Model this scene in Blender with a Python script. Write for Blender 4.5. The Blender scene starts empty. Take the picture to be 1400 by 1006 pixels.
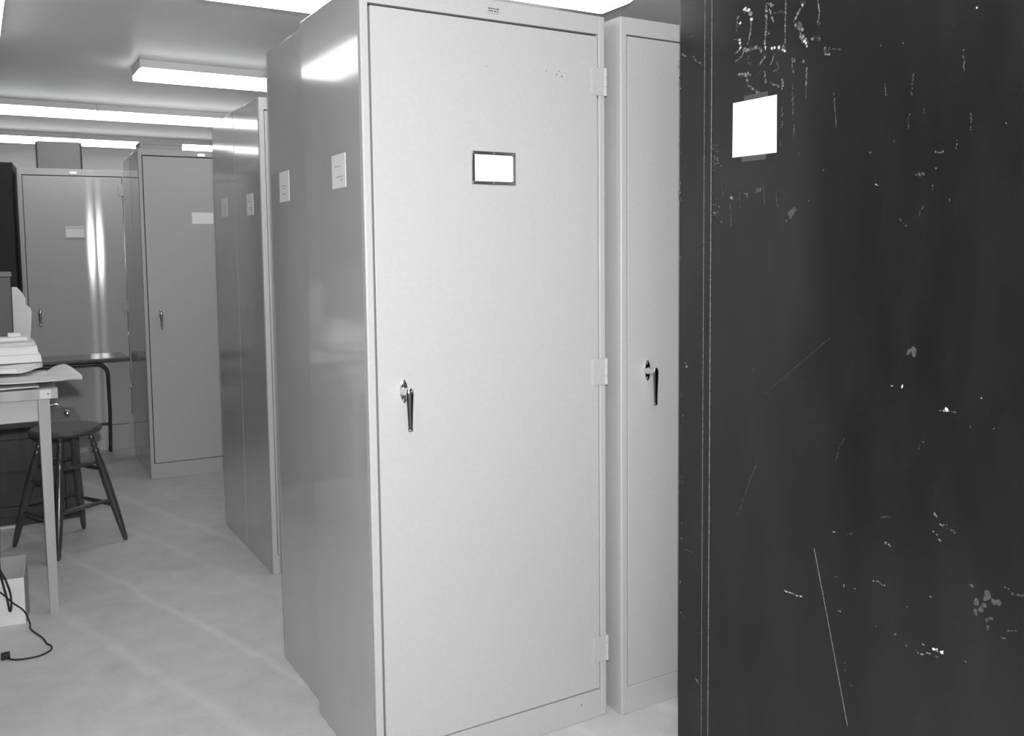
import bpy, bmesh, math, random
from mathutils import Vector, Matrix
random.seed(11)
PI = math.pi
scn = bpy.context.scene
COL = scn.collection

# ------------------------------------------------------------------ materials
def new_mat(name):
    m = bpy.data.materials.new(name); m.use_nodes = True
    nt = m.node_tree; b = nt.nodes['Principled BSDF']
    return m, nt, b

def grey(v): return (v, v, v, 1)

def mat(name, v, rough=0.5, metal=0.0, spec=0.5, noise=0.0, nscale=8.0, stretch=(1, 1, 1), bump=0.0, bscale=30.0,
        bstretch=(1, 1, 1), aniso=0.0, rot=0.0, coat=0.0, bdist=0.01, fine=0.0):
    m, nt, b = new_mat(name)
    N, L = nt.nodes, nt.links
    b.inputs['Base Color'].default_value = grey(v)
    b.inputs['Roughness'].default_value = rough
    b.inputs['Metallic'].default_value = metal
    b.inputs['Specular IOR Level'].default_value = spec
    b.inputs['Coat Weight'].default_value = coat
    b.inputs['Coat Roughness'].default_value = 0.05
    tc = N.new('ShaderNodeTexCoord')
    if noise > 0:
        mp = N.new('ShaderNodeMapping'); mp.inputs['Scale'].default_value = stretch
        L.new(tc.outputs['Object'], mp.inputs['Vector'])
        nz = N.new('ShaderNodeTexNoise'); nz.inputs['Scale'].default_value = nscale; nz.inputs['Detail'].default_value = 6
        L.new(mp.outputs['Vector'], nz.inputs['Vector'])
        mr = N.new('ShaderNodeMapRange')
        mr.inputs['From Min'].default_value = 0.3; mr.inputs['From Max'].default_value = 0.7
        mr.inputs['To Min'].default_value = v * (1 - noise); mr.inputs['To Max'].default_value = min(1, v * (1 + noise))
        L.new(nz.outputs['Fac'], mr.inputs['Value'])
        L.new(mr.outputs['Result'], b.inputs['Base Color'])
    if bump > 0:
        mp2 = N.new('ShaderNodeMapping'); mp2.inputs['Scale'].default_value = bstretch
        L.new(tc.outputs['Object'], mp2.inputs['Vector'])
        n2 = N.new('ShaderNodeTexNoise'); n2.inputs['Scale'].default_value = bscale; n2.inputs['Detail'].default_value = 3
        L.new(mp2.outputs['Vector'], n2.inputs['Vector'])
        bp = N.new('ShaderNodeBump'); bp.inputs['Strength'].default_value = bump; bp.inputs['Distance'].default_value = bdist
        L.new(n2.outputs['Fac'], bp.inputs['Height'])
        L.new(bp.outputs['Normal'], b.inputs['Normal'])
    if aniso > 0:
        b.inputs['Anisotropic'].default_value = aniso
        b.inputs['Anisotropic Rotation'].default_value = rot
        tg = N.new('ShaderNodeTangent'); tg.direction_type = 'RADIAL'; tg.axis = 'Z'
        L.new(tg.outputs['Tangent'], b.inputs['Tangent'])
    return m

PAINT = 0.45
M = {}
M['paint'] = mat('cabinet_enamel', PAINT, rough=0.12, spec=0.6, noise=0.03, nscale=5, bump=0.03, bscale=3.0, bdist=0.0012, coat=0.35)
M['door_paint'] = mat('door_enamel', PAINT, rough=0.48, spec=0.45, noise=0.03, nscale=90, bump=0.10, bscale=260, bdist=0.0006)
def add_brushed_sheen(m):
    # rolled enamel: a thin clear gloss that smears highlights up and down
    nt = m.node_tree; N, L = nt.nodes, nt.links
    src = N['Principled BSDF'].outputs[0]; out = [n for n in N if n.type == 'OUTPUT_MATERIAL'][0]
    tg = N.new('ShaderNodeTangent'); tg.direction_type = 'RADIAL'; tg.axis = 'Z'
    for rough, an, w in ((0.088, 0.72, SHEEN_W[0]), (0.15, 0.90, SHEEN_W[1])):
        g = N.new('ShaderNodeBsdfAnisotropic'); g.distribution = 'BECKMANN'
        g.inputs['Color'].default_value = grey(1.0); g.inputs['Roughness'].default_value = rough
        g.inputs['Anisotropy'].default_value = an; g.inputs['Rotation'].default_value = 0.0
        L.new(tg.outputs[0], g.inputs['Tangent'])
        mx = N.new('ShaderNodeMixShader'); mx.inputs[0].default_value = w
        L.new(src, mx.inputs[1]); L.new(g.outputs[0], mx.inputs[2]); src = mx.outputs[0]
    L.new(src, out.inputs['Surface'])
SHEEN_W = (0.0050, 0.0014)
add_brushed_sheen(M['door_paint'])
M['mark'] = mat('dark_speck', 0.05, rough=0.7)
M['chrome'] = mat('chrome', 0.72, rough=0.09, metal=1.0)
M['dull_chrome'] = mat('worn_chrome', 0.55, rough=0.22, metal=1.0)
M['card'] = mat('white_card', 0.86, rough=0.7)
M['paper'] = mat('paper', 0.78, rough=0.8, noise=0.05, nscale=6, bump=0.15, bscale=12)
M['buff_paper'] = mat('buff_envelope_paper', 0.62, rough=0.8, noise=0.08, nscale=9, bump=0.25, bscale=14)
M['ink'] = mat('faint_ink', 0.33, rough=0.9)
M['black_paint'] = mat('black_enamel', 0.0115, rough=0.24, spec=0.4, noise=0.25, nscale=4, stretch=(1, 2.5, 0.8), bump=0.03, bscale=5)
M['scuff_bright'] = mat('bare_metal_scuff', 0.6, rough=0.6, noise=0.4, nscale=160)
M['scuff_mid'] = mat('scraped_paint', 0.2, rough=0.6, noise=0.6, nscale=200)
M['scuff_faint'] = mat('rubbed_paint', 0.06, rough=0.6, noise=0.5, nscale=200)
M['scuff_halo'] = mat('dulled_paint', 0.024, rough=0.5, noise=0.5, nscale=120)
M['tape'] = mat('clear_tape', 0.06, rough=0.25)
M['black_far'] = mat('black_cabinet_paint', 0.012, rough=0.5, spec=0.3)
M['housing'] = mat('white_light_housing', 0.8, rough=0.4)
M['ceil'] = mat('ceiling_paint', 0.85, rough=0.33, spec=0.5, noise=0.05, nscale=1.5, bump=0.06, bscale=3)
M['dark_wall'] = mat('light_absorbing_wall', 0.07, rough=0.6)  # unseen left wall, darkened to cut ambient light from that side
M['wall'] = mat('wall_paint', 0.74, rough=0.6, noise=0.03, nscale=2)
M['table_wood'] = mat('grey_painted_table_wood', 0.40, rough=0.45, noise=0.12, nscale=14, stretch=(1, 1, 0.12), bump=0.05, bscale=30, bstretch=(1, 1, .1))
M['apron_wood'] = mat('pale_apron_wood', 0.44, rough=0.5, noise=0.12, nscale=12, stretch=(0.2, 1, 1))
M['dark_wood'] = mat('dark_stained_wood', 0.05, rough=0.2, spec=0.6, noise=0.35, nscale=18, stretch=(1, 1, 0.15))
M['stool_seat'] = mat('worn_dark_seat_wood', 0.07, rough=0.38, spec=0.5, noise=0.35, nscale=10, stretch=(0.3, 1, 1))
M['chest_wood'] = mat('dark_chest_wood', 0.03, rough=0.45, noise=0.4, nscale=25, stretch=(1, 1, 0.08))
M['chest_lid'] = mat('lit_top_chest_lid', 0.14, rough=0.35, noise=0.2, nscale=14, stretch=(.1, 1, 1))  # paler than the chest wood: light falling on the lid is in the colour
M['dark_metal'] = mat('dark_steel_tube', 0.07, rough=0.3, metal=0.3)
M['table_top'] = mat('glossy_grey_tabletop', 0.16, rough=0.16, spec=0.6)
M['rubber'] = mat('black_rubber', 0.015, rough=0.6)
M['carton'] = mat('grey_carton', 0.21, rough=0.7, noise=0.08, nscale=6)
M['carton_edge'] = mat('dark_carton_edge', 0.03, rough=0.7)
M['pale_carton'] = mat('pale_grey_carton', 0.42, rough=0.6)
M['filebox'] = mat('dark_grey_box_board', 0.09, rough=0.6, noise=0.12, nscale=6)
M['file_rim'] = mat('metal_box_rim', 0.13, rough=0.5)
M['floorbox'] = mat('pale_box_board', 0.36, rough=0.7, noise=0.06, nscale=8)
M['floorbox_label'] = mat('white_box_front', 0.72, rough=0.7, noise=0.07, nscale=12)
M['pale_edge'] = mat('pale_metal_edge', 0.65, rough=0.4)

def lens_mat():
    m, nt, b = new_mat('lit_fluorescent_lens')
    b.inputs['Base Color'].default_value = grey(0.85)
    b.inputs['Emission Color'].default_value = (1, 1, 1, 1)
    b.inputs['Emission Strength'].default_value = LENS_E
    return m
LENS_E = 4.3
M['lens'] = lens_mat()

def floor_mat():
    m, nt, b = new_mat('worn_concrete_floor')
    N, L = nt.nodes, nt.links
    tc = N.new('ShaderNodeTexCoord')
    def noise(scale, det, src=None, st=None):
        n = N.new('ShaderNodeTexNoise'); n.inputs['Scale'].default_value = scale; n.inputs['Detail'].default_value = det
        if st:
            mp = N.new('ShaderNodeMapping'); mp.inputs['Scale'].default_value = st
            L.new(tc.outputs['Object'], mp.inputs['Vector']); L.new(mp.outputs['Vector'], n.inputs['Vector'])
        else: L.new(tc.outputs['Object'], n.inputs['Vector'])
        return n.outputs['Fac']
    def mth(op, a, b_=None, c=None):
        n = N.new('ShaderNodeMath'); n.operation = op
        for i, q in enumerate((a, b_, c)):
            if q is None: continue
            if isinstance(q, (int, float)): n.inputs[i].default_value = q
            else: L.new(q, n.inputs[i])
        return n.outputs[0]
    sx = N.new('ShaderNodeSeparateXYZ'); L.new(tc.outputs['Object'], sx.inputs[0])
    wob = mth('MULTIPLY_ADD', noise(2.2, 3), 0.10, -0.05)
    d = mth('ADD', mth('ADD', mth('MULTIPLY', sx.outputs[0], 0.958), mth('MULTIPLY', sx.outputs[1], 0.287)), wob)
    lines = None
    for c, w, a in ((0.237, 0.026, 0.8), (-0.07, 0.035, 0.6), (0.895, 0.04, 0.8), (0.62, 0.03, 0.4), (-0.62, .05, .5)):
        k = mth('ABSOLUTE', mth('SUBTRACT', d, c))
        s = mth('MULTIPLY', mth('MAXIMUM', mth('SUBTRACT', 1.0, mth('DIVIDE', k, w)), 0.0), a)
        lines = s if lines is None else mth('MAXIMUM', lines, s)
    big = noise(1.3, 5); med = noise(9, 6); fin = noise(60, 3)
    base = mth('ADD', mth('ADD', mth('MULTIPLY', big, 0.16), mth('MULTIPLY', med, 0.17)), mth('MULTIPLY', fin, 0.08))
    v = mth('ADD', mth('ADD', base, 0.35), mth('MULTIPLY', lines, 0.10))
    # dark blots where the floor is dirty
    bl = noise(3.1, 2)
    blot = mth('MULTIPLY', mth('MAXIMUM', mth('SUBTRACT', bl, 0.62), 0.0), 0.5)
    v = mth('SUBTRACT', v, blot)
    L.new(v, b.inputs['Base Color'])
    b.inputs['Roughness'].default_value = 0.42
    b.inputs['Specular IOR Level'].default_value = 0.4
    bp = N.new('ShaderNodeBump'); bp.inputs['Strength'].default_value = 0.12; bp.inputs['Distance'].default_value = 0.004
    L.new(med, bp.inputs['Height']); L.new(bp.outputs['Normal'], b.inputs['Normal'])
    return m
M['floor'] = floor_mat()

# ------------------------------------------------------------------ mesh helpers
class MB:
    """collects shapes into ONE mesh; each shape picks a material slot"""
    def __init__(self, *mats):
        self.bm = bmesh.new(); self.mats = list(mats)
    def _merge(self, b, mi, smooth, flat=0):
        for f in b.faces: f.material_index = mi; f.smooth = smooth
        if flat:                                               # the big faces stay truly flat, only the rounded edges are smooth
            for f in sorted(b.faces, key=lambda f: -f.calc_area())[:flat]: f.smooth = False
        me = bpy.data.meshes.new('tmp'); b.to_mesh(me); b.free()
        self.bm.from_mesh(me); bpy.data.meshes.remove(me)
    def box(self, x0, x1, y0, y1, z0, z1, bev=0.0, mi=0, seg=2, top=None):
        b = bmesh.new()
        v = [b.verts.new((x, y, z)) for z in (z0, z1) for y in (y0, y1) for x in (x0, x1)]
        for q in ((0, 2, 3, 1), (4, 5, 7, 6), (0, 1, 5, 4), (2, 6, 7, 3), (0, 4, 6, 2), (1, 3, 7, 5)):
            b.faces.new([v[i] for i in q])
        if top:                                                # taper: scale top about centre
            cx, cy = (x0 + x1) / 2, (y0 + y1) / 2
            for w in v[4:]: w.co.x = cx + (w.co.x - cx) * top; w.co.y = cy + (w.co.y - cy) * top
        if bev > 0:
            bmesh.ops.bevel(b, geom=list(b.edges), offset=bev, segments=seg, affect='EDGES', profile=0.5)
        self._merge(b, mi, bev > 0, 6); return self
    def tube(self, pts, r, n=10, mi=0, caps=True, flat=None):
        """round bar along a polyline; r is a number or one radius per point"""
        P = [Vector(p) for p in pts]; R = r if isinstance(r, (list, tuple)) else [r] * len(P)
        b = bmesh.new(); rings = []
        t0 = (P[1] - P[0]).normalized()
        ref = Vector((0, 0, 1)) if abs(t0.z) < 0.9 else Vector((1, 0, 0))
        u = t0.cross(ref).normalized()
        for i, p in enumerate(P):
            if i == 0: t = t0
            elif i == len(P) - 1: t = (P[i] - P[i - 1]).normalized()
            else: t = ((P[i + 1] - P[i]).normalized() + (P[i] - P[i - 1]).normalized()).normalized()
            u = (u - t * u.dot(t)).normalized(); w = t.cross(u)
            rings.append([b.verts.new(p + (u * math.cos(2 * PI * k / n) + w * math.sin(2 * PI * k / n) * (flat or 1)) * R[i]) for k in range(n)])
        for a, c in zip(rings, rings[1:]):
            for k in range(n): b.faces.new((a[k], a[(k + 1) % n], c[(k + 1) % n], c[k]))
        if caps:
            b.faces.new(list(reversed(rings[0]))); b.faces.new(rings[-1])
        bmesh.ops.recalc_face_normals(b, faces=b.faces)
        self._merge(b, mi, True); return self
    def lathe(self, prof, n=32, mi=0, at=(0, 0, 0), axis='Z'):
        b = bmesh.new(); rings = []
        for r, z in prof:
            if r < 1e-6: rings.append([b.verts.new((0, 0, z))])
            else: rings.append([b.verts.new((r * math.cos(2 * PI * k / n), r * math.sin(2 * PI * k / n), z)) for k in range(n)])
        for a, c in zip(rings, rings[1:]):
            if len(a) == 1 and len(c) == 1: continue
            for k in range(n):
                q = [a[k % len(a)], a[(k + 1) % len(a)], c[(k + 1) % len(c)], c[k % len(c)]]
                q = list(dict.fromkeys(q))
                if len(q) > 2: b.faces.new(q)
        if axis == 'Y': bmesh.ops.rotate(b, verts=b.verts, cent=(0, 0, 0), matrix=Matrix.Rotation(PI / 2, 3, 'X'))
        if axis == 'X': bmesh.ops.rotate(b, verts=b.verts, cent=(0, 0, 0), matrix=Matrix.Rotation(PI / 2, 3, 'Y'))
        bmesh.ops.translate(b, verts=b.verts, vec=at)
        bmesh.ops.recalc_face_normals(b, faces=b.faces)
        self._merge(b, mi, True); return self
    def loft(self, secs, n=14, mi=0):
        """elliptical sections (x, y, z, rx, ry) stacked along z"""
        b = bmesh.new(); rings = []
        for x, y, z, rx, ry in secs:
            rings.append([b.verts.new((x + rx * math.cos(2 * PI * k / n), y + ry * math.sin(2 * PI * k / n), z)) for k in range(n)])
        for a, c in zip(rings, rings[1:]):
            for k in range(n): b.faces.new((a[k], a[(k + 1) % n], c[(k + 1) % n], c[k]))
        b.faces.new(list(reversed(rings[0]))); b.faces.new(rings[-1])
        bmesh.ops.recalc_face_normals(b, faces=b.faces)
        self._merge(b, mi, True); return self
    def prism(self, outline, y0, y1, bev=0.0, mi=0, smooth=False):
        """(x, z) outline extruded from y0 to y1"""
        b = bmesh.new()
        a = [b.verts.new((x, y0, z)) for x, z in outline]; c = [b.verts.new((x, y1, z)) for x, z in outline]
        n = len(a)
        b.faces.new(a); b.faces.new(list(reversed(c)))
        for k in range(n): b.faces.new((a[(k + 1) % n], a[k], c[k], c[(k + 1) % n]))
        bmesh.ops.recalc_face_normals(b, faces=b.faces)
        if bev > 0: bmesh.ops.bevel(b, geom=list(b.edges), offset=bev, segments=2, affect='EDGES', profile=0.5)
        self._merge(b, mi, smooth or bev > 0, n + 2 if n < 12 else 2); return self
    def polys(self, faces, mi=0):
        b = bmesh.new()
        for f in faces: b.faces.new([b.verts.new(p) for p in f])
        self._merge(b, mi, False); return self
    def sheet(self, grid, th, mi=0):
        """a grid of points (rows of Vector) given a thickness downwards"""
        b = bmesh.new(); nr, nc = len(grid), len(grid[0])
        T = [[b.verts.new(p) for p in row] for row in grid]
        B = [[b.verts.new(Vector(p) - Vector((0, 0, th))) for p in row] for row in grid]
        for i in range(nr - 1):
            for j in range(nc - 1):
                b.faces.new((T[i][j], T[i][j + 1], T[i + 1][j + 1], T[i + 1][j]))
                b.faces.new((B[i][j], B[i + 1][j], B[i + 1][j + 1], B[i][j + 1]))
        for i in range(nr - 1):
            for j in (0, nc - 1):
                b.faces.new((T[i][j], T[i + 1][j], B[i + 1][j], B[i][j]))
        for j in range(nc - 1):
            for i in (0, nr - 1):
                b.faces.new((T[i][j], T[i][j + 1], B[i][j + 1], B[i][j]))
        bmesh.ops.recalc_face_normals(b, faces=b.faces)
        self._merge(b, mi, True); return self
    def build(self, name, parent=None, loc=(0, 0, 0), rotz=0.0):
        for e in self.bm.edges:
            if len(e.link_faces) == 2 and e.calc_face_angle(0.0) > math.radians(38): e.smooth = False
        me = bpy.data.meshes.new(name); self.bm.to_mesh(me); self.bm.free()
        for m in self.mats: me.materials.append(m)
        o = bpy.data.objects.new(name, me); COL.objects.link(o)
        o.location = loc; o.rotation_euler = (0, 0, rotz)
        if parent: o.parent = parent
        return o

def tag(o, label, cat, group=None):
    o['label'] = label; o['category'] = cat
    if group: o['group'] = group
    return o
def thing(name, label, cat, loc=(0, 0, 0), rotz=0.0, group=None):
    o = bpy.data.objects.new(name, None); o.empty_display_size = 0.1; COL.objects.link(o)
    o.location = loc; o.rotation_euler = (0, 0, rotz)
    return tag(o, label, cat, group)
def struct(name, mb):
    o = mb.build(name); o['kind'] = 'structure'; return o

# ------------------------------------------------------------------ the room
RX0, RX1, RY0, RY1, RH = -2.4, 4.2, -4.6, 7.35, 2.5
struct('floor', MB(M['floor']).box(RX0 - .1, RX1 + .1, RY0 - .1, RY1 + .1, -0.1, 0.0))
struct('ceiling', MB(M['ceil']).box(RX0 - .1, RX1 + .1, RY0 - .1, RY1 + .1, RH, RH + 0.1))
struct('wall_back', MB(M['wall']).box(RX0 - .1, RX1 + .1, RY1, RY1 + 0.1, 0.0, RH))
struct('wall_front', MB(M['wall']).box(RX0 - .1, RX1 + .1, RY0 - 0.1, RY0, 0.0, RH))
struct('wall_left', MB(M['dark_wall']).box(RX0 - 0.1, RX0, RY0, RY1, 0.0, RH))
struct('wall_right', MB(M['wall']).box(RX1, RX1 + 0.1, RY0, RY1, 0.0, RH))

# ------------------------------------------------------------------ grey steel cabinets
H = 2.13
CAB_GROUP = 'grey steel storage cabinets in the rows'
def handle(parent, x, z, y=0.0):
    """chrome twist handle: screwed oval plate, spindle and a tapering lever hanging down"""
    h = MB(M['chrome'])
    o = []
    for k in range(28):
        a = 2 * PI * k / 28
        o.append((x + 0.0115 * math.cos(a) * (1 - 0.18 * abs(math.sin(a))), z + 0.032 * math.sin(a)))
    h.prism(o, y - 0.006, y, bev=0.0018)
    for dz in (0.022, -0.022):
        h.lathe([(0.0048, 0.0), (0.0036, 0.0022), (0.0, 0.003)], n=14, at=(x, y - 0.0062, z + dz), axis='Y')
    pl = h.build('handle', parent)
    s = MB(M['chrome'])
    s.lathe([(0.0115, 0.0), (0.0125, 0.006), (0.0095, 0.012), (0.0075, 0.030), (0.0085, 0.036), (0.0, 0.037)], n=22, at=(x, y - 0.006, z), axis='Y')
    yy = y - 0.043; z0 = z
    s.loft([(x, yy, z - 0.099, 0.0062, 0.0045), (x, yy, z - 0.096, 0.0074, 0.0052), (x, yy, z - 0.091, 0.0064, 0.0045),
            (x, yy, z - 0.055, 0.0082, 0.0050), (x, yy, z - 0.020, 0.0102, 0.0058), (x, yy, z - 0.004, 0.0112, 0.0062),
            (x, yy, z + 0.006, 0.0100, 0.0058), (x, yy, z + 0.0125, 0.0050, 0.0034)], n=20)
    s.build('lever', parent)

def card_holder(parent, x0, x1, z0, z1, rivets=True, m=None):
    f = MB(m or M['dull_chrome'])
    w = 0.010
    f.box(x0, x1, -0.004, 0.0, z0, z0 + w, 0.0015); f.box(x0, x1, -0.004, 0.0, z1 - w, z1, 0.0015)
    f.box(x0, x0 + w, -0.004, 0.0, z0 + w, z1 - w, 0.0015); f.box(x1 - w, x1, -0.004, 0.0, z0 + w, z1 - w, 0.0015)
    if rivets:
        for px in (x0 + w * .5, (x0 + x1) / 2, x1 - w * .5):
            for pz in (z0 + w * .5, z1 - w * .5):
                f.lathe([(0.0032, 0.0), (0.0024, 0.0016), (0.0, 0.0022)], n=10, at=(px, -0.004, pz), axis='Y')
    f.build('card_holder', parent)
    MB(M['card']).box(x0 + w * .8, x1 - w * .8, -0.0018, -0.0004, z0 + w * .8, z1 - w * .8).build('card', parent)

def badge(parent, xc, zc, m, hw=0.026, hh=0.0085):
    b = MB(m, M['mark'])
    b.prism([(xc - hw, zc), (xc - hw * .72, zc + hh), (xc + hw * .72, zc + hh), (xc + hw, zc), (xc + hw * .72, zc - hh), (xc - hw * .72, zc - hh)], -0.003, 0.0, bev=0.0008)
    for row, segs in ((0.0032, (-.62, -.5, -.3, -.1, .12, .35, .5)), (-0.0032, (-.6, -.4, -.22, 0.05, .2, .45))):
        for s in segs:
            b.box(xc + hw * s, xc + hw * (s + .13), -0.0034, -0.0030, zc + row - .0018, zc + row + .0018, mi=1)
    b.build('maker_badge', parent)

def side_label(parent, D, y0, y1, z0, z1, tilt=0.0):
    """slip of paper stuck on the left-hand side panel (local x = 0), a few lines of faint type"""
    p = MB(M['paper'], M['ink'])
    p.box(-0.0010, 0.0, y0, y1, z0, z1)
    w = y1 - y0; h = z1 - z0
    for a, b_, t in ((0.25, 0.66, 0.64), (0.34, 0.82, 0.33), (0.6, 0.82, 0.22)):
        ya, yb = y1 - w * b_, y1 - w * a
        p.box(-0.0013, -0.0010, ya, yb, z0 + h * t - 0.0011, z0 + h * t + 0.0011, mi=1)
    return p.build('side_label', parent)

def cabinet(label, loc, rotz, W, D, front=True, H=2.13, hz=1.076, hinges=True, seam_top=0.057, seam_bot=0.09, top_gap=0.004,
            holder=None, plain_label=None, badge_at=None, badge_m=None, side=None, dots=(), mid_hinge=True, holder_rivets=True, holder_m=None, g=0.0022, dent=None):
    t = thing('storage_cabinet', label, 'cabinet', loc, rotz, CAB_GROUP)
    st = 0.025                                             # stile width
    c = MB(M['paint'])
    s = 0.012
    c.box(0, s, 0.016, D, 0, H, 0.0025); c.box(W - s, W, 0.016, D, 0, H, 0.0025)
    c.box(s, W - s, D - s, D, 0, H, 0.0); c.box(s, W - s, 0.016, D - s, H - s, H - 0.0005)
    c.box(s, W - s, 0.016, D - s, 0.04, 0.052)
    for z in (0.45, 0.85, 1.25, 1.65): c.box(s, W - s, 0.06, D - s, z, z + 0.008)
    c.build('carcass', t)
    f = MB(M['door_paint'], M['mark'])
    f.box(0, st - g, 0, 0.02, 0, H, 0.004, seg=3); f.box(W - st + g, W, 0, 0.02, 0, H, 0.004, seg=3)
    f.box(st - g - .002, W - st + g + .002, 0.0003, 0.02, H - seam_top + top_gap, H - .0006, 0.0015)
    f.box(st - g - .002, W - st + g + .002, 0.0003, 0.02, 0.0006, seam_bot - g, 0.0015)
    for x, z, r in dots:
        if z < seam_bot: f.lathe([(r, 0.0), (0.0, 0.0006)], n=8, at=(x, 0.0003, z), axis='Y', mi=1)
    f.build('face_frame', t)
    d = MB(M['door_paint'], M['mark'])
    if dent:                                               # sheet-steel door pushed in a little along an upright crease
        xa, xb, za, zb = st + g, W - st - g, seam_bot + g, H - seam_top - g
        b = bmesh.new()
        pts = [(xa, 0.0), (dent[0], dent[1]), (xb, 0.0), (xb, 0.022), (xa, 0.022)]
        lo = [b.verts.new((x, y, za)) for x, y in pts]; hi = [b.verts.new((x, y, zb)) for x, y in pts]
        for k in range(5): b.faces.new((lo[k], lo[(k + 1) % 5], hi[(k + 1) % 5], hi[k]))
        b.faces.new(list(reversed(lo))); b.faces.new(hi)
        bmesh.ops.recalc_face_normals(b, faces=b.faces)
        d._merge(b, 0, False)
    else:
        d.box(st + g, W - st - g, 0.0, 0.022, seam_bot + g, H - seam_top - g, 0.0018)
    for x, z, r in dots:
        if z > seam_bot: d.lathe([(r, 0.0), (0.0, 0.0005)], n=8, at=(x, 0.0, z), axis='Y', mi=1)
    door = d.build('door', t)
    if front:
        handle(door, 0.098, hz)
        if holder: card_holder(door, *holder, rivets=holder_rivets, m=holder_m)
        if plain_label:
            x0, x1, z0, z1 = plain_label
            MB(M['card']).box(x0, x1, -0.0012, 0.0, z0, z1).build('card', door)
        if hinges:
            for z in ((1.940, 1.080, 0.218) if mid_hinge else (1.94, 0.218)):
                h = MB(M['door_paint'])
                h.box(W - 0.052, W - 0.004, -0.0045, 0.0, z - 0.040, z + 0.040, 0.0016)
                for k in range(3):
                    h.tube([(W - 0.001, -0.0035, z - 0.040 + k * 0.027), (W - 0.001, -0.0035, z - 0.014 + k * 0.027)], 0.0055, n=12)
                h.build('hinge', t)
        if badge_at: badge(t, badge_at, H - 0.028, badge_m or M['door_paint'])
    if side: side_label(t, D, *side)
    return t

W0 = 0.763
# nearest cabinet (front faces the camera)
cabinet('foremost large light grey steel cabinet with a framed blank card on its door', (0, 0, 0), 0, W0, 0.487,
        holder=(0.312, 0.451, 1.628, 1.7195), badge_at=0.386, side=(0.128, 0.235, 1.621, 1.712),
        dots=((0.592, 1.948, .0022), (0.610, 1.944, .0022), (0.600, 1.958, .0018), (0.556, 1.955, .0015), (0.364, 1.95, .0012), (0.667, 0.055, .0026), (0.735, 1.895, .003)))
# its neighbour to the right
cabinet('light grey steel cabinet right of the framed-card cabinet, half hidden by the black one', (0.796, -0.033, 0), 0, W0, 0.487,
        g=0.0009, top_gap=0.004, seam_top=0.0545, seam_bot=0.088, holder=None, badge_at=None)
# behind the nearest one, back to back: turned to face away
tD = cabinet('grey cabinet standing back to back behind the foremost framed-card cabinet', (0.025 + W0, 0.951, 0), PI, W0, 0.461, hinges=False)
# far rows
CY = -0.0078
tC = cabinet('narrow-looking grey cabinet with a bright front edge, behind the nearest pair', (0.228, 1.813, 0), CY, W0, 0.470,
        side=(0.135, 0.254, 1.627, 1.724), badge_at=0.386, g=0.0007)
def off(P, yaw, a, b): return (P[0] + a * math.cos(yaw) - b * math.sin(yaw), P[1] + a * math.sin(yaw) + b * math.cos(yaw), 0)
tC2 = cabinet('grey cabinet back to back behind the bright-edged one, dark reflection on its side', off((0.228, 1.813), CY, W0, 0.943), CY + PI, W0, 0.470, hinges=False)
BY = -0.0342
tB = cabinet('grey cabinet facing the camera with plain white card, right of the far-left cabinet', (0.057, 4.023, 0), BY, W0, 0.44,
        plain_label=(0.313, 0.447, 1.657, 1.730), badge_at=0.385, badge_m=M['chrome'], seam_top=0.045, seam_bot=0.104)
tB2 = cabinet('grey cabinet back to back behind the plain white card one in the far row', off((0.057, 4.023), BY, W0, 0.892), BY + PI, W0, 0.44, hinges=False)
AY = -0.102
A0 = (-0.564, 5.251)
DENT_X = 0.49
tA = cabinet('grey cabinet against the far left with two vertical streaks of glare', (A0[0], A0[1], 0), AY, 0.704, 0.46,
        holder=(0.284, 0.418, 1.590, 1.674), badge_at=0.354, badge_m=M['chrome'], seam_top=0.052, seam_bot=0.19, H=2.09, hz=1.052, holder_m=M['pale_edge'], dent=(DENT_X, 0.00105))
# labels on the sides of the cabinets that face away (their local x runs the other way)
def label_far(t, Wc, y0, y1, z0, z1):
    p = MB(M['paper'], M['ink'])
    p.box(Wc, Wc + 0.001, y0, y1, z0, z1)
    w, h = y1 - y0, z1 - z0
    for a, b_, tt in ((0.3, 0.7, 0.52), (0.4, 0.66, 0.43), (0.3, 0.62, 0.25)):
        p.box(Wc + .001, Wc + 0.0013, y0 + w * a, y0 + w * b_, z0 + h * tt - 0.0011, z0 + h * tt + 0.0011, mi=1)
    p.build('side_label', t)
label_far(tD, W0, 0.951 - 0.829, 0.951 - 0.722, 1.617, 1.7155)
label_far(tC2, W0, 0.943 - 0.767, 0.943 - 0.642, 1.640, 1.735)

# black cabinet left of the streaked one
def black_left():
    p = off(A0, AY, -0.80, 0.03)
    t = thing('black_cabinet', 'tall black cabinet at the far left edge behind the table', 'cabinet', p, AY)
    MB(M['black_far']).box(0, 0.765, 0.02, 0.46, 0, 2.13, 0.004).build('carcass', t)
    for a, b_ in ((0.004, 0.380), (0.385, 0.761)):
        d = MB(M['black_far']).box(a, b_, 0.0, 0.0198, 0.08, 2.12, 0.004).build('door', t)
        x = b_ - 0.04 if a < .1 else a + 0.04
        MB(M['dull_chrome']).tube([(x, 0.0, 1.12), (x, -0.03, 1.12), (x, -0.03, 1.0), (x, 0.0, 1.0)], 0.005).build('handle', d)
black_left()

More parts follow.
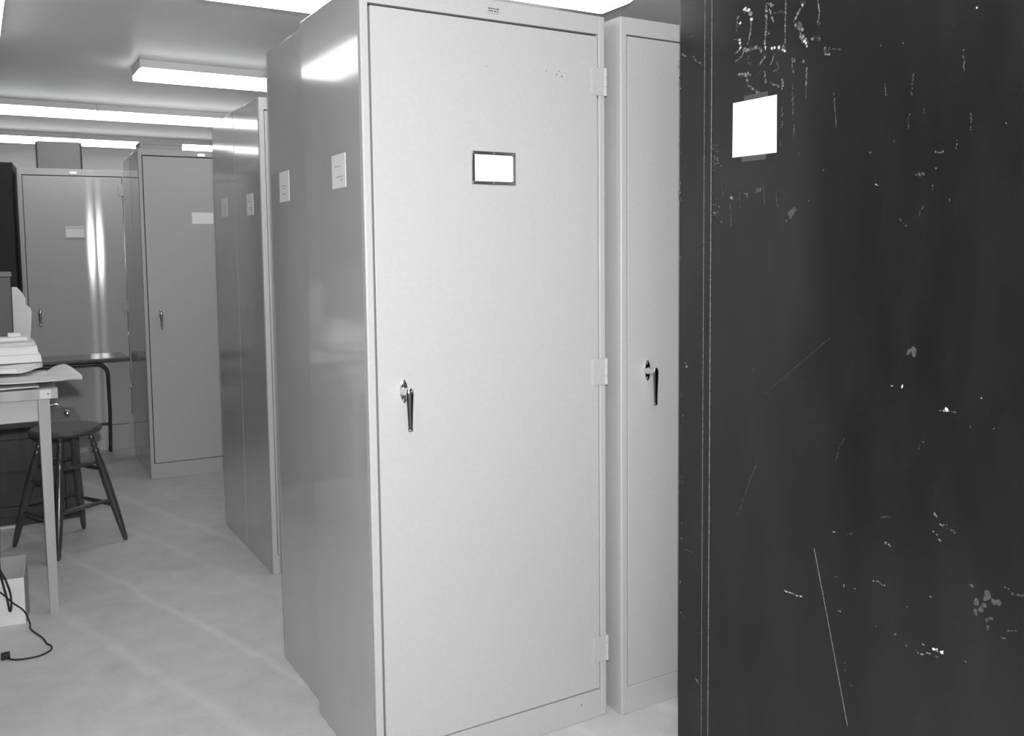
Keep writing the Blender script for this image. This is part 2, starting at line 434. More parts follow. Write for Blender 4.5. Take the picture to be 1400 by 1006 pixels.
# ------------------------------------------------------------------ black cabinet on the right, seen from its scratched side
STROKES = """b 0.0091 -0.4873,2.0509 -0.5021,2.0436 -0.5167,2.0288
b 0.0072 -0.5150,2.0227 -0.5187,2.0142
m 0.0040 -0.5169,2.0146 -0.5154,1.9944 -0.5120,1.9771 -0.5049,1.9604
m 0.0037 -0.4708,2.0377 -0.4672,2.0255 -0.4656,1.9996
b 0.0073 -0.4655,2.0128 -0.4804,2.0148
f 0.0018 -0.4615,2.0359 -0.4465,2.0221 -0.4410,2.0101
b 0.0073 -0.4715,1.9788 -0.4771,1.9750
b 0.0064 -0.4780,1.9670 -0.4811,1.9520
m 0.0037 -0.4792,1.9524 -0.4625,1.9438
m 0.0029 -0.4941,1.9469 -0.4850,1.9330 -0.4627,1.9240
m 0.0073 -0.4904,1.9503 -0.5069,1.9432 -0.5286,1.9480 -0.5429,1.9439 -0.5536,1.9355
m 0.0019 -0.4507,1.9830 -0.4696,1.9779
m 0.0053 -0.5660,2.0467 -0.5681,2.0235 -0.5684,1.9983 -0.5653,1.9737 -0.5657,1.9483
b 0.0062 -0.5646,1.9486 -0.5648,1.9333
b 0.0071 -0.5642,1.9258 -0.5644,1.9156
m 0.0036 -0.5627,1.9134 -0.5435,1.8990
m 0.0044 -0.5766,2.0316 -0.5837,2.0150 -0.5926,1.9956
m 0.0062 -0.5695,2.0458 -0.5903,2.0335
m 0.0031 -0.6305,2.0389 -0.6309,2.0142 -0.6296,1.9899 -0.6300,1.9652 -0.6305,1.9355
f 0.0035 -0.5922,2.0156 -0.6142,2.0156 -0.6310,2.0081
b 0.0071 -0.5849,1.9332 -0.5986,1.9318
b 0.0088 -0.6054,1.9317 -0.6190,1.9254 -0.6274,1.9188
m 0.0070 -0.6256,1.9315 -0.6307,1.9206
m 0.0028 -0.5971,1.9196 -0.5888,1.9036 -0.5821,1.8922
f 0.0073 -0.5071,1.9289 -0.5073,1.9133 -0.5220,1.8977
m 0.0035 -0.5740,1.9719 -0.5809,1.9730
b 0.0118 -0.6857,2.0234 -0.6843,2.0117
m 0.0051 -0.6764,2.0087 -0.6671,1.9939 -0.6576,1.9814
m 0.0068 -0.6593,1.9786 -0.6740,1.9633 -0.6822,1.9543
f 0.0102 -0.6771,1.9723 -0.6836,1.9612
m 0.0085 -0.6758,1.9508 -0.6809,1.9376 -0.6906,1.9284
b 0.0085 -0.6921,1.9329 -0.7002,1.9169
m 0.0067 -0.7094,1.9306 -0.7249,1.9311 -0.7403,1.9244
m 0.0030 -0.7294,2.0154 -0.7330,1.9862 -0.7304,1.9643
m 0.0050 -0.7273,1.9626 -0.7366,1.9606
m 0.0050 -0.7498,1.9048 -0.7547,1.8873 -0.7652,1.8853
f 0.0033 -0.7664,1.9015 -0.7591,1.8912
f 0.0025 -0.7709,1.8971 -0.7975,1.8908
m 0.0037 -0.6979,1.8703 -0.6983,1.8497 -0.6972,1.8256
f 0.0031 -0.6972,1.8256 -0.6977,1.7964
m 0.0043 -0.6525,1.8993 -0.6545,1.8768 -0.6564,1.8617
f 0.0038 -0.6552,1.8373 -0.6559,1.7928
m 0.0051 -0.6881,1.8878 -0.6889,1.8804
m 0.0034 -0.6607,1.8941 -0.6609,1.8855
m 0.0046 -0.5638,1.8827 -0.5669,1.8618 -0.5706,1.8498
m 0.0055 -0.5042,1.8709 -0.5117,1.8554 -0.5264,1.8427 -0.5515,1.8311
m 0.0074 -0.4763,1.8874 -0.4985,1.8875 -0.5150,1.8808
m 0.0036 -0.5827,1.8516 -0.5965,1.8443 -0.6136,1.8378
m 0.0044 -0.6241,1.8548 -0.6232,1.8300
f 0.0027 -0.5543,1.8844 -0.5385,1.8755
f 0.0053 -0.5927,1.8752 -0.6129,1.8842 -0.6059,1.8979
f 0.0053 -0.6244,1.7961 -0.6235,1.7743 -0.6241,1.7365
f 0.0043 -0.6574,1.8067 -0.6581,1.7633
f 0.0043 -0.6618,1.7396 -0.6623,1.7101
f 0.0033 -0.7805,1.7852 -0.7875,1.7165
f 0.0044 -0.6216,1.7068 -0.6198,1.6897
m 0.0076 -0.4534,1.5856 -0.4554,1.5719
m 0.0075 -0.4992,1.5844 -0.5086,1.5772
f 0.0038 -0.4151,1.6085 -0.4227,1.5909
f 0.0042 -0.4473,1.5621 -0.4528,1.5041
f 0.0041 -0.4804,1.5906 -0.4833,1.5502
f 0.0039 -0.6065,1.5858 -0.6114,1.5439
f 0.0036 -0.5648,1.6015 -0.5678,1.5493
m 0.0028 -0.6793,1.6696 -0.6809,1.6679
m 0.0027 -0.7517,1.6242 -0.7529,1.6223
m 0.0035 -0.7073,1.5578 -0.7090,1.5564
f 0.0092 -0.5336,1.5872 -0.5605,1.5953
f 0.0159 -0.6478,1.5169 -0.6723,1.5347
m 0.0040 -0.2522,1.9860 -0.2601,1.9779 -0.2734,1.9728
m 0.0039 -0.2988,1.9696 -0.3141,1.9517 -0.3345,1.9415
f 0.0039 -0.2832,2.0232 -0.3023,2.0217
b 0.0032 -0.9478,1.1413 -0.9547,1.1413
b 0.0035 -0.9750,1.1477 -0.9761,1.1407
b 0.0076 -1.0756,1.1034 -1.0892,1.1045
m 0.0021 -1.0652,1.1034 -1.1022,1.1049
b 0.0035 -1.1566,1.1401 -1.1589,1.1397
m 0.0036 -1.1351,1.0808 -1.1375,1.0804
f 0.0126 -0.9889,1.2187 -1.0065,1.2195
m 0.0041 -1.0587,0.8838 -1.0665,0.8795
m 0.0023 -1.0298,1.0319 -1.0320,1.0311
f 0.0029 -1.1771,1.0779 -1.1863,1.0848
f 0.0020 -0.9269,0.8433 -0.9527,0.8509
m 0.0031 -1.0741,0.8631 -1.0907,0.8654
f 0.0031 -1.0199,1.0133 -1.0227,1.0217
b 0.0051 -1.0358,0.5922 -1.0419,0.5903
b 0.0051 -1.0643,0.5931 -1.0779,0.5924
b 0.0060 -1.0805,0.5923 -1.0906,0.5928
m 0.0042 -0.9926,0.6609 -1.0062,0.6655
m 0.0038 -1.0527,0.7022 -1.0568,0.7028
m 0.0037 -0.9093,0.6933 -0.9272,0.6941
m 0.0033 -0.9293,0.6922 -0.9458,0.6913
m 0.0039 -0.8156,0.5918 -0.8224,0.5918
m 0.0036 -0.9686,0.5888 -0.9746,0.5902
m 0.0030 -0.9192,0.5910 -0.9218,0.5894
m 0.0039 -1.0375,0.5692 -1.0439,0.5709
m 0.0032 -1.0506,0.5759 -1.0598,0.5784
f 0.0048 -1.0248,0.5741 -1.0288,0.5686
f 0.0049 -0.9968,0.5735 -1.0027,0.5736
f 0.0040 -1.0710,0.5778 -1.0765,0.5782
m 0.0037 -1.1368,0.5913 -1.1423,0.5918
f 0.0046 -0.7989,0.6689 -0.8125,0.6730
m 0.0028 -0.8309,0.6598 -0.8329,0.6510
m 0.0028 -0.8589,0.6581 -0.8628,0.6586
m 0.0025 -0.8366,0.4737 -0.8385,0.4729
m 0.0025 -0.8374,0.4573 -0.8388,0.4563
f 0.0044 -0.8516,0.4239 -0.8605,0.4264
f 0.0029 -1.2160,0.7749 -1.2272,0.7721
f 0.0044 -1.2305,0.7668 -1.2553,0.7686
f 0.0044 -1.2113,0.6699 -1.2272,0.6726
f 0.0029 -1.2157,0.6849 -1.2422,0.6954
f 0.0090 -1.1566,0.7286 -1.1739,0.7116
f 0.0104 -1.1859,0.7510 -1.1768,0.7255
f 0.0104 -1.1963,0.7351 -1.2090,0.7425
f 0.0075 -1.1572,0.7092 -1.1610,0.6974
f 0.0075 -1.1778,0.6934 -1.1906,0.7059
f 0.0076 -1.1422,0.7566 -1.1508,0.7512
f 0.0075 -1.1815,0.6818 -1.1899,0.6783
m 0.0016 -0.7449,0.7104 -0.7734,0.6065 -0.8117,0.4642 -0.8455,0.3375
f 0.0022 -0.8255,1.0053 -0.8125,0.9797 -0.8017,0.9477
f 0.0014 -0.7843,1.2374 -0.7022,1.1738 -0.5742,1.0754
f 0.0027 -0.5559,0.9030 -0.5077,0.7986 -0.4865,0.7403
b 0.0030 -0.6485,0.5863 -0.6784,0.5877 -0.7063,0.5897
m 0.0031 -1.0578,0.8469 -1.0768,0.8280
f 0.0046 -1.0758,0.8625 -1.1121,0.8550
m 0.0028 -1.0596,0.8823 -1.0662,0.8771
m 0.0035 -0.7937,0.7749 -0.8052,0.7779
f 0.0034 -0.8393,0.7820 -0.8560,0.7864
m 0.0050 -0.9416,0.7880 -0.9571,0.7833
m 0.0043 -0.3185,0.2257 -0.3468,0.2139
m 0.0062 -0.2761,1.1280 -0.2812,1.1060
f 0.0034 -0.2740,0.5900 -0.3243,0.5902
f 0.0026 -0.5361,1.1396 -0.5349,1.1220
f 0.0030 -0.9860,1.8118 -0.9826,1.7584
f 0.0031 -0.9173,1.7930 -0.9194,1.7680
f 0.0029 -1.0984,1.8319 -1.1003,1.7890
f 0.0025 -0.7785,1.7958 -0.7884,1.7158
f 0.0030 -1.0121,1.7332 -1.0140,1.7121
b 0.0028 -1.1243,1.9077 -1.1250,1.9047
m 0.0027 -0.9579,1.8735 -0.9600,1.8713
m 0.0022 -0.9020,1.8791 -0.9057,1.8759
f 0.0042 -1.1890,1.6752 -1.1930,1.6736
f 0.0044 -1.0772,1.5378 -1.0780,1.5319
f 0.0045 -1.0349,1.6384 -1.0582,1.6343
f 0.0046 -0.9953,1.5928 -1.0227,1.5949
f 0.0045 -1.0426,1.6033 -1.0479,1.6029
f 0.0045 -1.0368,1.5699 -1.0372,1.5580
m 0.0032 -0.8941,1.5811 -0.9032,1.5792
f 0.0032 -0.8787,1.6522 -0.8894,1.6505
m 0.0022 -0.9416,1.6694 -0.9438,1.6679
f 0.0030 -0.9779,1.7229 -0.9752,1.6930
f 0.0031 -1.0045,1.5085 -1.0190,1.5290
f 0.0031 -0.9587,1.5042 -0.9771,1.4850
f 0.0029 -1.1177,1.7040 -1.1195,1.6641
f 0.0029 -1.0898,1.6560 -1.0884,1.6388
f 0.0027 -0.3935,1.5776 -0.4009,1.5755
f 0.0028 -0.3969,1.5591 -0.3958,1.5565
m 0.0034 -0.3995,1.6873 -0.3972,1.6840
f 0.0033 -0.3961,1.7035 -0.3978,1.6997
f 0.0020 -0.3820,1.7936 -0.3868,1.7895
f 0.0027 -0.3958,1.5345 -0.4032,1.5312
f 0.0022 -0.3800,1.6559 -0.3834,1.6533
m 0.0017 -0.4096,1.6655 -0.4163,1.6602
f 0.0023 -0.3831,1.6665 -0.3816,1.6641
f 0.0035 -0.3876,1.7104 -0.3882,1.7111
m 0.0029 -0.3935,1.5433 -0.4017,1.5421
f 0.0032 -0.3904,1.5354 -0.3952,1.5358
m 0.0021 -0.3995,1.5572 -0.4076,1.5548
f 0.0027 -0.3877,1.7219 -0.3864,1.7194
f 0.0016 -0.3883,1.6692 -0.3862,1.6665
m 0.0019 -0.3836,1.6924 -0.3894,1.6880
f 0.0018 -0.3959,1.5129 -0.3987,1.5100
m 0.0022 -0.3965,1.7197 -0.3975,1.7158
m 0.0027 -0.3910,1.5405 -0.3913,1.5369
m 0.0021 -0.4041,1.5723 -0.4103,1.5693
f 0.0028 -0.3869,1.7080 -0.3874,1.7057
f 0.0024 -0.3951,1.5426 -0.4030,1.5379
f 0.0026 -0.3977,1.5314 -0.4049,1.5271
f 0.0029 -0.3860,1.6591 -0.3936,1.6543
f 0.0020 -0.3806,1.6808 -0.3780,1.6790
f 0.0031 -0.3846,1.5421 -0.3858,1.5420
f 0.0015 -0.3996,1.7775 -0.4038,1.7730
m 0.0022 -0.3957,1.6816 -0.4021,1.6770
f 0.0017 -0.3833,1.7156 -0.3861,1.7146
m 0.0034 -0.3936,1.6677 -0.3956,1.6679
f 0.0027 -0.3962,1.6606 -0.4022,1.6590
f 0.0021 -0.3840,1.7190 -0.3918,1.7168
m 0.0018 -0.3972,1.6853 -0.3947,1.6847
m 0.0031 -0.3851,1.5432 -0.3898,1.5388
f 0.0029 -0.3964,1.7024 -0.3989,1.7019
m 0.0016 -0.3869,1.6698 -0.3935,1.6697
m 0.0017 -0.4097,1.5172 -0.4180,1.5147
m 0.0022 -0.3818,1.5647 -0.3854,1.5607
m 0.0027 -0.3981,1.6725 -0.4058,1.6697
f 0.0023 -0.4119,1.5457 -0.4155,1.5432
m 0.0025 -0.3906,1.6698 -0.3932,1.6665
m 0.0025 -0.3846,1.6733 -0.3924,1.6687
f 0.0027 -0.4038,1.5770 -0.4040,1.5769
m 0.0025 -0.3844,1.6845 -0.3913,1.6825
f 0.0025 -0.3977,1.5423 -0.4030,1.5381
f 0.0028 -0.3818,1.7631 -0.3877,1.7631
m 0.0029 -0.3938,1.7108 -0.4006,1.7059
f 0.0018 -0.3933,1.5634 -0.3935,1.5591
m 0.0024 -0.3913,1.6795 -0.3940,1.6791
f 0.0017 -0.3888,1.7908 -0.3909,1.7890
f 0.0030 -0.3832,1.5944 -0.3837,1.5915
f 0.0026 -0.4016,1.7209 -0.4001,1.7193
f 0.0029 -0.3944,1.7490 -0.3932,1.7481
f 0.0028 -0.3898,1.7000 -0.3917,1.6992
f 0.0030 -0.3999,1.7003 -0.4032,1.6967
f 0.0021 -0.3972,1.7330 -0.4022,1.7306
f 0.0032 -0.3870,1.6578 -0.3855,1.6574
f 0.0026 -0.4006,1.7018 -0.4053,1.7002
f 0.0019 -0.3959,1.6980 -0.3952,1.6940
f 0.0023 -0.3915,1.6736 -0.3949,1.6710
f 0.0027 -0.3906,1.5614 -0.3960,1.5622
m 0.0031 -0.3791,1.7226 -0.3787,1.7190
f 0.0018 -0.3873,1.5357 -0.3935,1.5328
m 0.0022 -0.3854,1.5516 -0.3863,1.5506
f 0.0030 -0.3988,1.7206 -0.3999,1.7168
m 0.0031 -0.3875,1.7071 -0.3893,1.7030
m 0.0025 -0.3793,1.7110 -0.3767,1.7097
f 0.0023 -0.3794,1.7120 -0.3826,1.7092
f 0.0026 -0.4020,1.7149 -0.4010,1.7161
m 0.0025 -0.3855,1.5624 -0.3834,1.5636
m 0.0018 -0.2575,0.7985 -0.2585,0.7924
m 0.0039 -0.2457,1.9673 -0.2458,1.9644
m 0.0026 -0.2532,0.9419 -0.2529,0.9392
m 0.0024 -0.2494,0.7534 -0.2523,0.7469
m 0.0023 -0.2517,1.5897 -0.2546,1.5811
m 0.0019 -0.2485,1.4272 -0.2508,1.4152
m 0.0018 -0.2434,1.9616 -0.2433,1.9593
m 0.0032 -0.2434,1.9221 -0.2466,1.9175
m 0.0041 -0.2599,0.6193 -0.2634,0.6177
m 0.0031 -0.2467,1.4962 -0.2502,1.4931
m 0.0025 -0.2483,1.8193 -0.2489,1.8104
m 0.0022 -0.2682,0.3952 -0.2708,0.3859
m 0.0027 -0.2565,0.4003 -0.2575,0.3960
m 0.0029 -0.2593,0.6626 -0.2597,0.6587
m 0.0027 -0.2508,0.7843 -0.2521,0.7808
m 0.0018 -0.2611,0.7863 -0.2624,0.7764
m 0.0037 -0.2463,1.6119 -0.2484,1.6008
m 0.0029 -0.2537,0.4930 -0.2570,0.4839
m 0.0026 -0.2475,1.8910 -0.2510,1.8874
m 0.0020 -0.2550,1.0368 -0.2545,1.0279
m 0.0032 -0.2439,1.7557 -0.2457,1.7534
m 0.0040 -0.2473,1.6241 -0.2474,1.6164
m 0.0037 -0.2619,0.9752 -0.2634,0.9714
m 0.0018 -0.2517,1.7126 -0.2546,1.7092
m 0.0038 -0.2679,1.6746 -0.2674,1.6679
m 0.0036 -0.2479,1.6363 -0.2499,1.6276"""
BX = 0.84
def black_right():
    Y0, Y1 = -1.62, -0.246
    t = thing('black_cabinet', 'scratched black cabinet side filling the right edge, white sheet taped on it', 'cabinet', (BX, 0, 0))
    s = MB(M['black_paint'], M['scuff_bright'], M['scuff_mid'], M['scuff_faint'], M['scuff_halo'])
    s.box(0.0, 0.018, Y0, Y1, 0.0, 2.13, 0.0015)
    mi = {'b': 1, 'm': 2, 'f': 3}
    rnd = random.Random(5)
    for ln in STROKES.strip().split('\n'):
        q = ln.split(' '); k = mi[q[0]]; w = float(q[1])
        P = [tuple(map(float, a.split(','))) for a in q[2:]]
        long_thin = w < 0.0022 and len(P) > 2 and abs(P[0][1] - P[-1][1]) > 0.2
        for (ya, za), (yb, zb) in zip(P, P[1:]):
            L = math.hypot(yb - ya, zb - za)
            n = max(1, int(L / 0.0032)) if not long_thin else 1
            ty, tz = ((yb - ya) / L, (zb - za) / L) if L > 1e-6 else (0, 1)
            if k < 3 and not long_thin and za > 1.6:
                hy, hz, hw = (ya + yb) / 2, (za + zb) / 2, w * 1.0
                hl = max(L / 2, hw); ring = []; rnd_h = rnd.random() * 0.00015
                for a in range(9):
                    an = 2 * PI * a / 9; rr = rnd.uniform(.6, 1.1)
                    e, g_ = math.cos(an) * rr * hl, math.sin(an) * rr * hw
                    ring.append((-0.0001 - rnd_h, hy + ty * e - tz * g_, hz + tz * e + ty * g_))
                s.polys([ring], mi=4)
            for i in range(n):
                if not long_thin and n > 2 and rnd.random() < 0.22: continue
                f0, f1 = i / n - 0.1 / n, (i + 1) / n + 0.1 / n
                h = w * 0.62 * (1 if long_thin else rnd.uniform(0.25, 1.15))
                jy, jz = (0, 0) if long_thin else (rnd.uniform(-.45, .45) * w, rnd.uniform(-.45, .45) * w)
                pts = []; dz_ = rnd.random() * 0.0003
                cy, cz = ya + (yb - ya) * (f0 + f1) / 2 + jy, za + (zb - za) * (f0 + f1) / 2 + jz
                hl = max(L * (f1 - f0) / 2, h * 0.8)
                m = 4 if long_thin else 7
                for a in range(m):
                    an = 2 * PI * a / m + PI / 4
                    rr = 1.0 if long_thin else rnd.uniform(0.7, 1.2)
                    e, g_ = (math.cos(an) * 1.414, math.sin(an) * 1.414) if long_thin else (math.cos(an) * rr * 1.15, math.sin(an) * rr)
                    pts.append((-0.0003 - dz_, cy + ty * e * hl - tz * g_ * h, cz + tz * e * hl + ty * g_ * h))
                kk = k if (long_thin or rnd.random() < 0.82) else min(3, k + 1)
                s.polys([pts], mi=kk)
    s.build('side_panel', t)
    c = MB(M['black_paint'])
    c.box(0.0185, 0.76, Y1 - 0.018, Y1, 0, 2.13, 0.0015); c.box(0.742, 0.76, Y0, Y1 - 0.0185, 0, 2.13)
    c.box(0.0185, 0.7415, Y0, Y1 - 0.0185, 2.11, 2.13); c.box(0.0185, 0.7415, Y0 + .02, Y1 - 0.0185, 0.03, 0.05)
    c.build('carcass', t)
    d = MB(M['black_paint']).box(0.021, 0.739, Y0 - 0.004, Y0 + 0.016, 0.06, 2.1, 0.002).build('door', t)
    MB(M['chrome']).tube([(0.10, Y0 - 0.004, 1.1), (0.10, Y0 - .035, 1.1), (0.10, Y0 - .035, 0.99)], 0.006).build('handle', d)
    # folded seam strip: two worn bright edges
    e = MB(M['black_paint'], M['scuff_mid'])
    e.box(-0.0016, 0.0, -0.3745, -0.3475, 0.0, 2.13)
    e.box(-0.0019, -0.0004, -0.3488, -0.3472, 0.0, 2.13, mi=1); e.box(-0.0019, -0.0004, -0.3758, -0.3742, 0.0, 2.13, mi=1)
    e.build('seam_strip', t)
black_right()
n = thing('paper_note', 'square white sheet taped onto the scratched black cabinet side', 'paper', (BX - 0.0006, -0.530, 1.68))
sh = MB(M['card'])
sh.prism([(-0.0765, 0.1385), (0.0735, 0.1395), (0.0745, 0.0005), (-0.0775, -0.0015)], -0.0005, 0.0005)
o = sh.build('sheet', n, loc=(-0.0009, 0, 0), rotz=PI / 2)
MB(M['tape']).box(-0.0002, 0.0003, -0.046, 0.036, 0.120, 0.152).build('tape', n)
MB(M['tape']).box(-0.0002, 0.0003, -0.042, 0.043, -0.014, 0.007).build('tape', n)

# ------------------------------------------------------------------ ceiling lights
FL_GROUP = 'fluorescent ceiling lights in rows'
def light(loc, label, L=1.5, rotz=0.0, w=0.28):
    t = thing('ceiling_light', label, 'ceiling light', loc, rotz, FL_GROUP)
    h = MB(M['housing']); h.box(0.012, L - 0.012, -w / 2, w / 2, -0.044, 0.0, 0.003); h.build('housing', t)
    e = MB(M['lens'])
    hw = w / 2
    prof = [(-hw + .004, -0.0465), (-hw + .002, -0.047), (-hw + 0.002, -0.052), (-hw + 0.018, -0.070), (-hw + 0.05, -0.078), (hw - 0.05, -0.078), (hw - 0.018, -0.070), (hw - 0.002, -0.052), (hw - 0.002, -0.047), (hw - .004, -0.0465)]
    b = bmesh.new()
    a = [b.verts.new((0.002 if z < -.0466 else 0.0119, y, z)) for y, z in prof]; c = [b.verts.new((L - (0.002 if z < -.0466 else 0.0119), y, z)) for y, z in prof]
    b.faces.new(a); b.faces.new(list(reversed(c)))
    for k in range(len(a)): b.faces.new((a[k], a[(k + 1) % len(a)], c[(k + 1) % len(a)], c[k]))
    bmesh.ops.recalc_face_normals(b, faces=b.faces)
    e._merge(b, 0, False); e.build('lens', t)
    for x in (0.0, L - 0.0118):
        c = MB(M['housing']); c.prism([(-hw, 0), (-hw, -0.046), (hw, -0.046), (hw, 0)], -0.0118, 0)
        o = c.build('end_cap', t, loc=(x, 0, 0), rotz=PI / 2)
    for x in (0.25 * L, 0.75 * L):
        MB(M['housing']).lathe([(0.012, 0.0), (0.012, 0.006), (0.0, 0.008)], n=12, at=(x, -w / 2 + .001, -0.012), axis='Y').build('clip', t)
    return t
LX = -0.08
for x, y, lab in ((LX + .03, 3.23, 'short stretch of lit fluorescent light whose left end shows above the middle cabinets'),
                  (LX, 4.90, 'right half of the long fluorescent row crossing above the far cabinets'),
                  (LX - 0.702, 4.90, 'left half of the long fluorescent row crossing above the far cabinets'),
                  (LX, 6.62, 'right-hand fluorescent light of the furthest row by the back wall'),
                  (LX - 1.202, 6.62, 'left-hand fluorescent light of the furthest row, beside the carton'),
                  (LX, 1.38, 'bright fluorescent light at the top edge of the photo over the nearest cabinet pair'),
                  (LX - 0.01, 0.81, 'fluorescent light whose right end shows above the gap right of the nearest cabinet'),
                  (LX - 1.0, -1.75, 'unseen fluorescent fill light added over the aisle in front of the nearest cabinet'),  # out of view, added as fill for the cabinet fronts
                  (LX - 1.502, -3.4, 'unseen fluorescent fill light added over the aisle further towards the viewer')):  # second added fill light, also out of view
    light((x, y, RH), lab, L=0.70 if lab.startswith('left half') else 1.2 if lab.startswith('left-hand') else 1.5)
light((-0.85, 1.88, RH), 'fluorescent light running lengthwise over the work table, its glow at the upper left corner', rotz=PI / 2, L=0.95, w=0.28)

# ------------------------------------------------------------------ cartons on top of the cabinets
def carton():
    p = off(A0, AY, 0.268, 0.06)
    t = thing('carton', 'grey carton on top of the cabinet with glare streaks', 'box', (p[0], p[1], 2.0902), AY)
    b = MB(M['carton'], M['carton_edge'])
    b.box(-0.140, 0.140, 0.0, 0.006, 0.0, 0.195); b.box(-0.140, 0.140, 0.294, 0.30, 0.0, 0.195)
    b.box(-0.151, -0.140, -0.004, 0.30, 0, 0.195, mi=1); b.box(0.140, 0.149, -0.004, 0.30, 0, 0.195, mi=1); b.box(-0.14, 0.14, 0.006, 0.294, 0.0, 0.006)
    b.build('box_body', t)
    MB(M['carton']).box(-0.138, -0.014, 0.001, 0.15, 0.1955, 0.199).build('flap', t)
    MB(M['pale_edge']).box(-0.012, 0.138, 0.001, 0.15, 0.1955, 0.203).build('flap', t)
carton()
p = off((0.057, 4.023), BY, 0.145, 0.02)
t = thing('flat_carton', 'thin flat grey carton lying on top of the plain white card cabinet', 'box', (p[0], p[1], H), BY)
MB(M['pale_carton']).box(-0.128, 0.128, 0.0, 0.20, 0.0, 0.028, 0.002).build('box_body', t)
MB(M['pale_carton']).box(-0.131, 0.131, -0.003, 0.203, 0.0285, 0.042, 0.002).build('lid', t)

# ------------------------------------------------------------------ wooden work table
TX1, TY0, TY1, TZ = -0.601, 1.845, 2.56, 0.92
def table():
    t = thing('work_table', 'pale grey wooden work table at the left edge covered with papers', 'table', (TX1 - 0.8, (TY0 + TY1) / 2, 0))
    cx, cy = TX1 - 0.8, (TY0 + TY1) / 2
    top = MB(M['table_wood'], M['pale_edge'], M['mark'])
    top.box(-0.8, 0.8, TY0 - cy, TY1 - cy, TZ - 0.041, TZ, 0.003)
    top.lathe([(0.003, 0), (0.0, 0.0008)], n=10, at=(0.765, TY0 - cy, TZ - 0.02), axis='Y', mi=2)
    top.box(0.735, 0.775, TY0 - cy - 0.0012, TY0 - cy + .002, TZ - 0.038, TZ - 0.003, mi=1)
    top.lathe([(0.003, 0), (0.0, 0.0008)], n=10, at=(0.765, TY0 - cy - .0012, TZ - 0.02), axis='Y', mi=2)
    top.build('tabletop', t)
    for sx, sy in ((1, -1), (1, 1), (-1, -1), (-1, 1)):
        x1 = sx * 0.8 - sx * (0.030 if sy < 0 else 0.002); x0 = x1 - sx * 0.042
        ya = (TY0 - cy + 0.006) if sy < 0 else (TY1 - cy - 0.006); yb = ya + (0.042 if sy < 0 else -0.042)
        l = MB(M['table_wood'])
        xa, xb = min(x0, x1), max(x0, x1); y0, y1 = min(ya, yb), max(ya, yb)
        b = bmesh.new()
        v = []
        for z, k in ((0.0, 0.74), (TZ - 0.30, 0.92), (TZ - 0.0412, 1.0)):
            mx, my = (xa + xb) / 2, (y0 + y1) / 2; hx, hy = (xb - xa) / 2 * k, (y1 - y0) / 2 * k
            v.append([b.verts.new((mx + i * hx, my + j * hy, z)) for i, j in ((-1, -1), (1, -1), (1, 1), (-1, 1))])
        for a, c in zip(v, v[1:]):
            for k in range(4): b.faces.new((a[k], a[(k + 1) % 4], c[(k + 1) % 4], c[k]))
        b.faces.new(list(reversed(v[0]))); b.faces.new(v[-1])
        bmesh.ops.recalc_face_normals(b, faces=b.faces)
        l._merge(b, 0, False); l.build('leg', t)
    for ya in (TY0 - cy + 0.012, TY1 - cy - 0.030):
        MB(M['apron_wood']).box(-0.727, 0.727, ya, ya + 0.018, TZ - 0.127, TZ - 0.0415, 0.001).build('apron', t)
    for xa in (0.735, -0.753):
        MB(M['apron_wood']).box(xa, xa + 0.018, TY0 - cy + 0.05, TY1 - cy - 0.05, TZ - 0.127, TZ - 0.0415, 0.001).build('apron', t)
table()

def crumple(x0, x1, y0, y1, z, nx, ny, amp, seed, tip=None, droop=0.0, tilt=0.0):
    rnd = random.Random(seed)
    ph = [(rnd.uniform(3, 17), rnd.uniform(3, 17), rnd.uniform(0, 6)) for _ in range(7)]
    g = []
    for i in range(nx + 1):
        row = []
        for j in range(ny + 1):
            u, v = i / nx, j / ny
            x = x0 + (x1 - x0) * u; y = y0 + (y1 - y0) * v
            if tip and u > tip[0]:
                k = (u - tip[0]) / (1 - tip[0]); yc = tip[1]
                y = y + (yc - y) * k ** 1.3 * 0.98
            hz = sum(math.sin(a * x * 2 + b * y * 2 + c) for a, b, c in ph) / 7
            e = min(1, 4 * min(v, 1 - v, u + .1)) if not tip else 1
            row.append(Vector((x, y, z + amp * hz + droop * u ** 6 + tilt * v * max(0.0, (u - 0.79) / 0.21) ** 0.7 * (1 - max(0, u - 0.9) * 8))))
        g.append(row)
    return g
# papers on the table
tag(MB(M['paper']).sheet(crumple(-1.15, -0.665, 1.86, 2.10, TZ + 0.008, 24, 12, 0.0035, 3), 0.0015).build('paper_sheet'),
    'thin white sheet lying flat along the front edge of the work table', 'paper')
tag(MB(M['buff_paper']).sheet(crumple(-1.05, -0.497, 1.89, 2.22, TZ + 0.034, 60, 20, 0.008, 8, tip=(0.84, 2.0), droop=-0.016, tilt=0.06), 0.006).build('crumpled_envelope'),
    'crumpled pale envelope poking out over the right end of the work table', 'envelope')
tag(MB(M['paper']).sheet(crumple(-1.15, -0.632, 2.02, 2.36, TZ + 0.071, 30, 18, 0.005, 21, tip=(0.80, 2.2)), 0.019).build('folded_paper'),
    'folded white paper between the crumpled envelope and the thick pad', 'paper')
t = thing('paper_pad', 'thick white pad of paper on top of the table pile', 'paper pad', (-0.90, 2.28, TZ + 0.0765))
pd = MB(M['paper'])
pd.box(-0.26, 0.268, -0.10, 0.11, 0.0, 0.034, 0.003, top=0.975)
pd.box(-0.26, 0.256, -0.098, 0.108, 0.0344, 0.072, 0.003, top=0.975)
pd.build('pages', t)
MB(M['buff_paper']).box(-0.27, 0.245, -0.105, 0.112, 0.0725, 0.086, 0.002).build('cover', t)
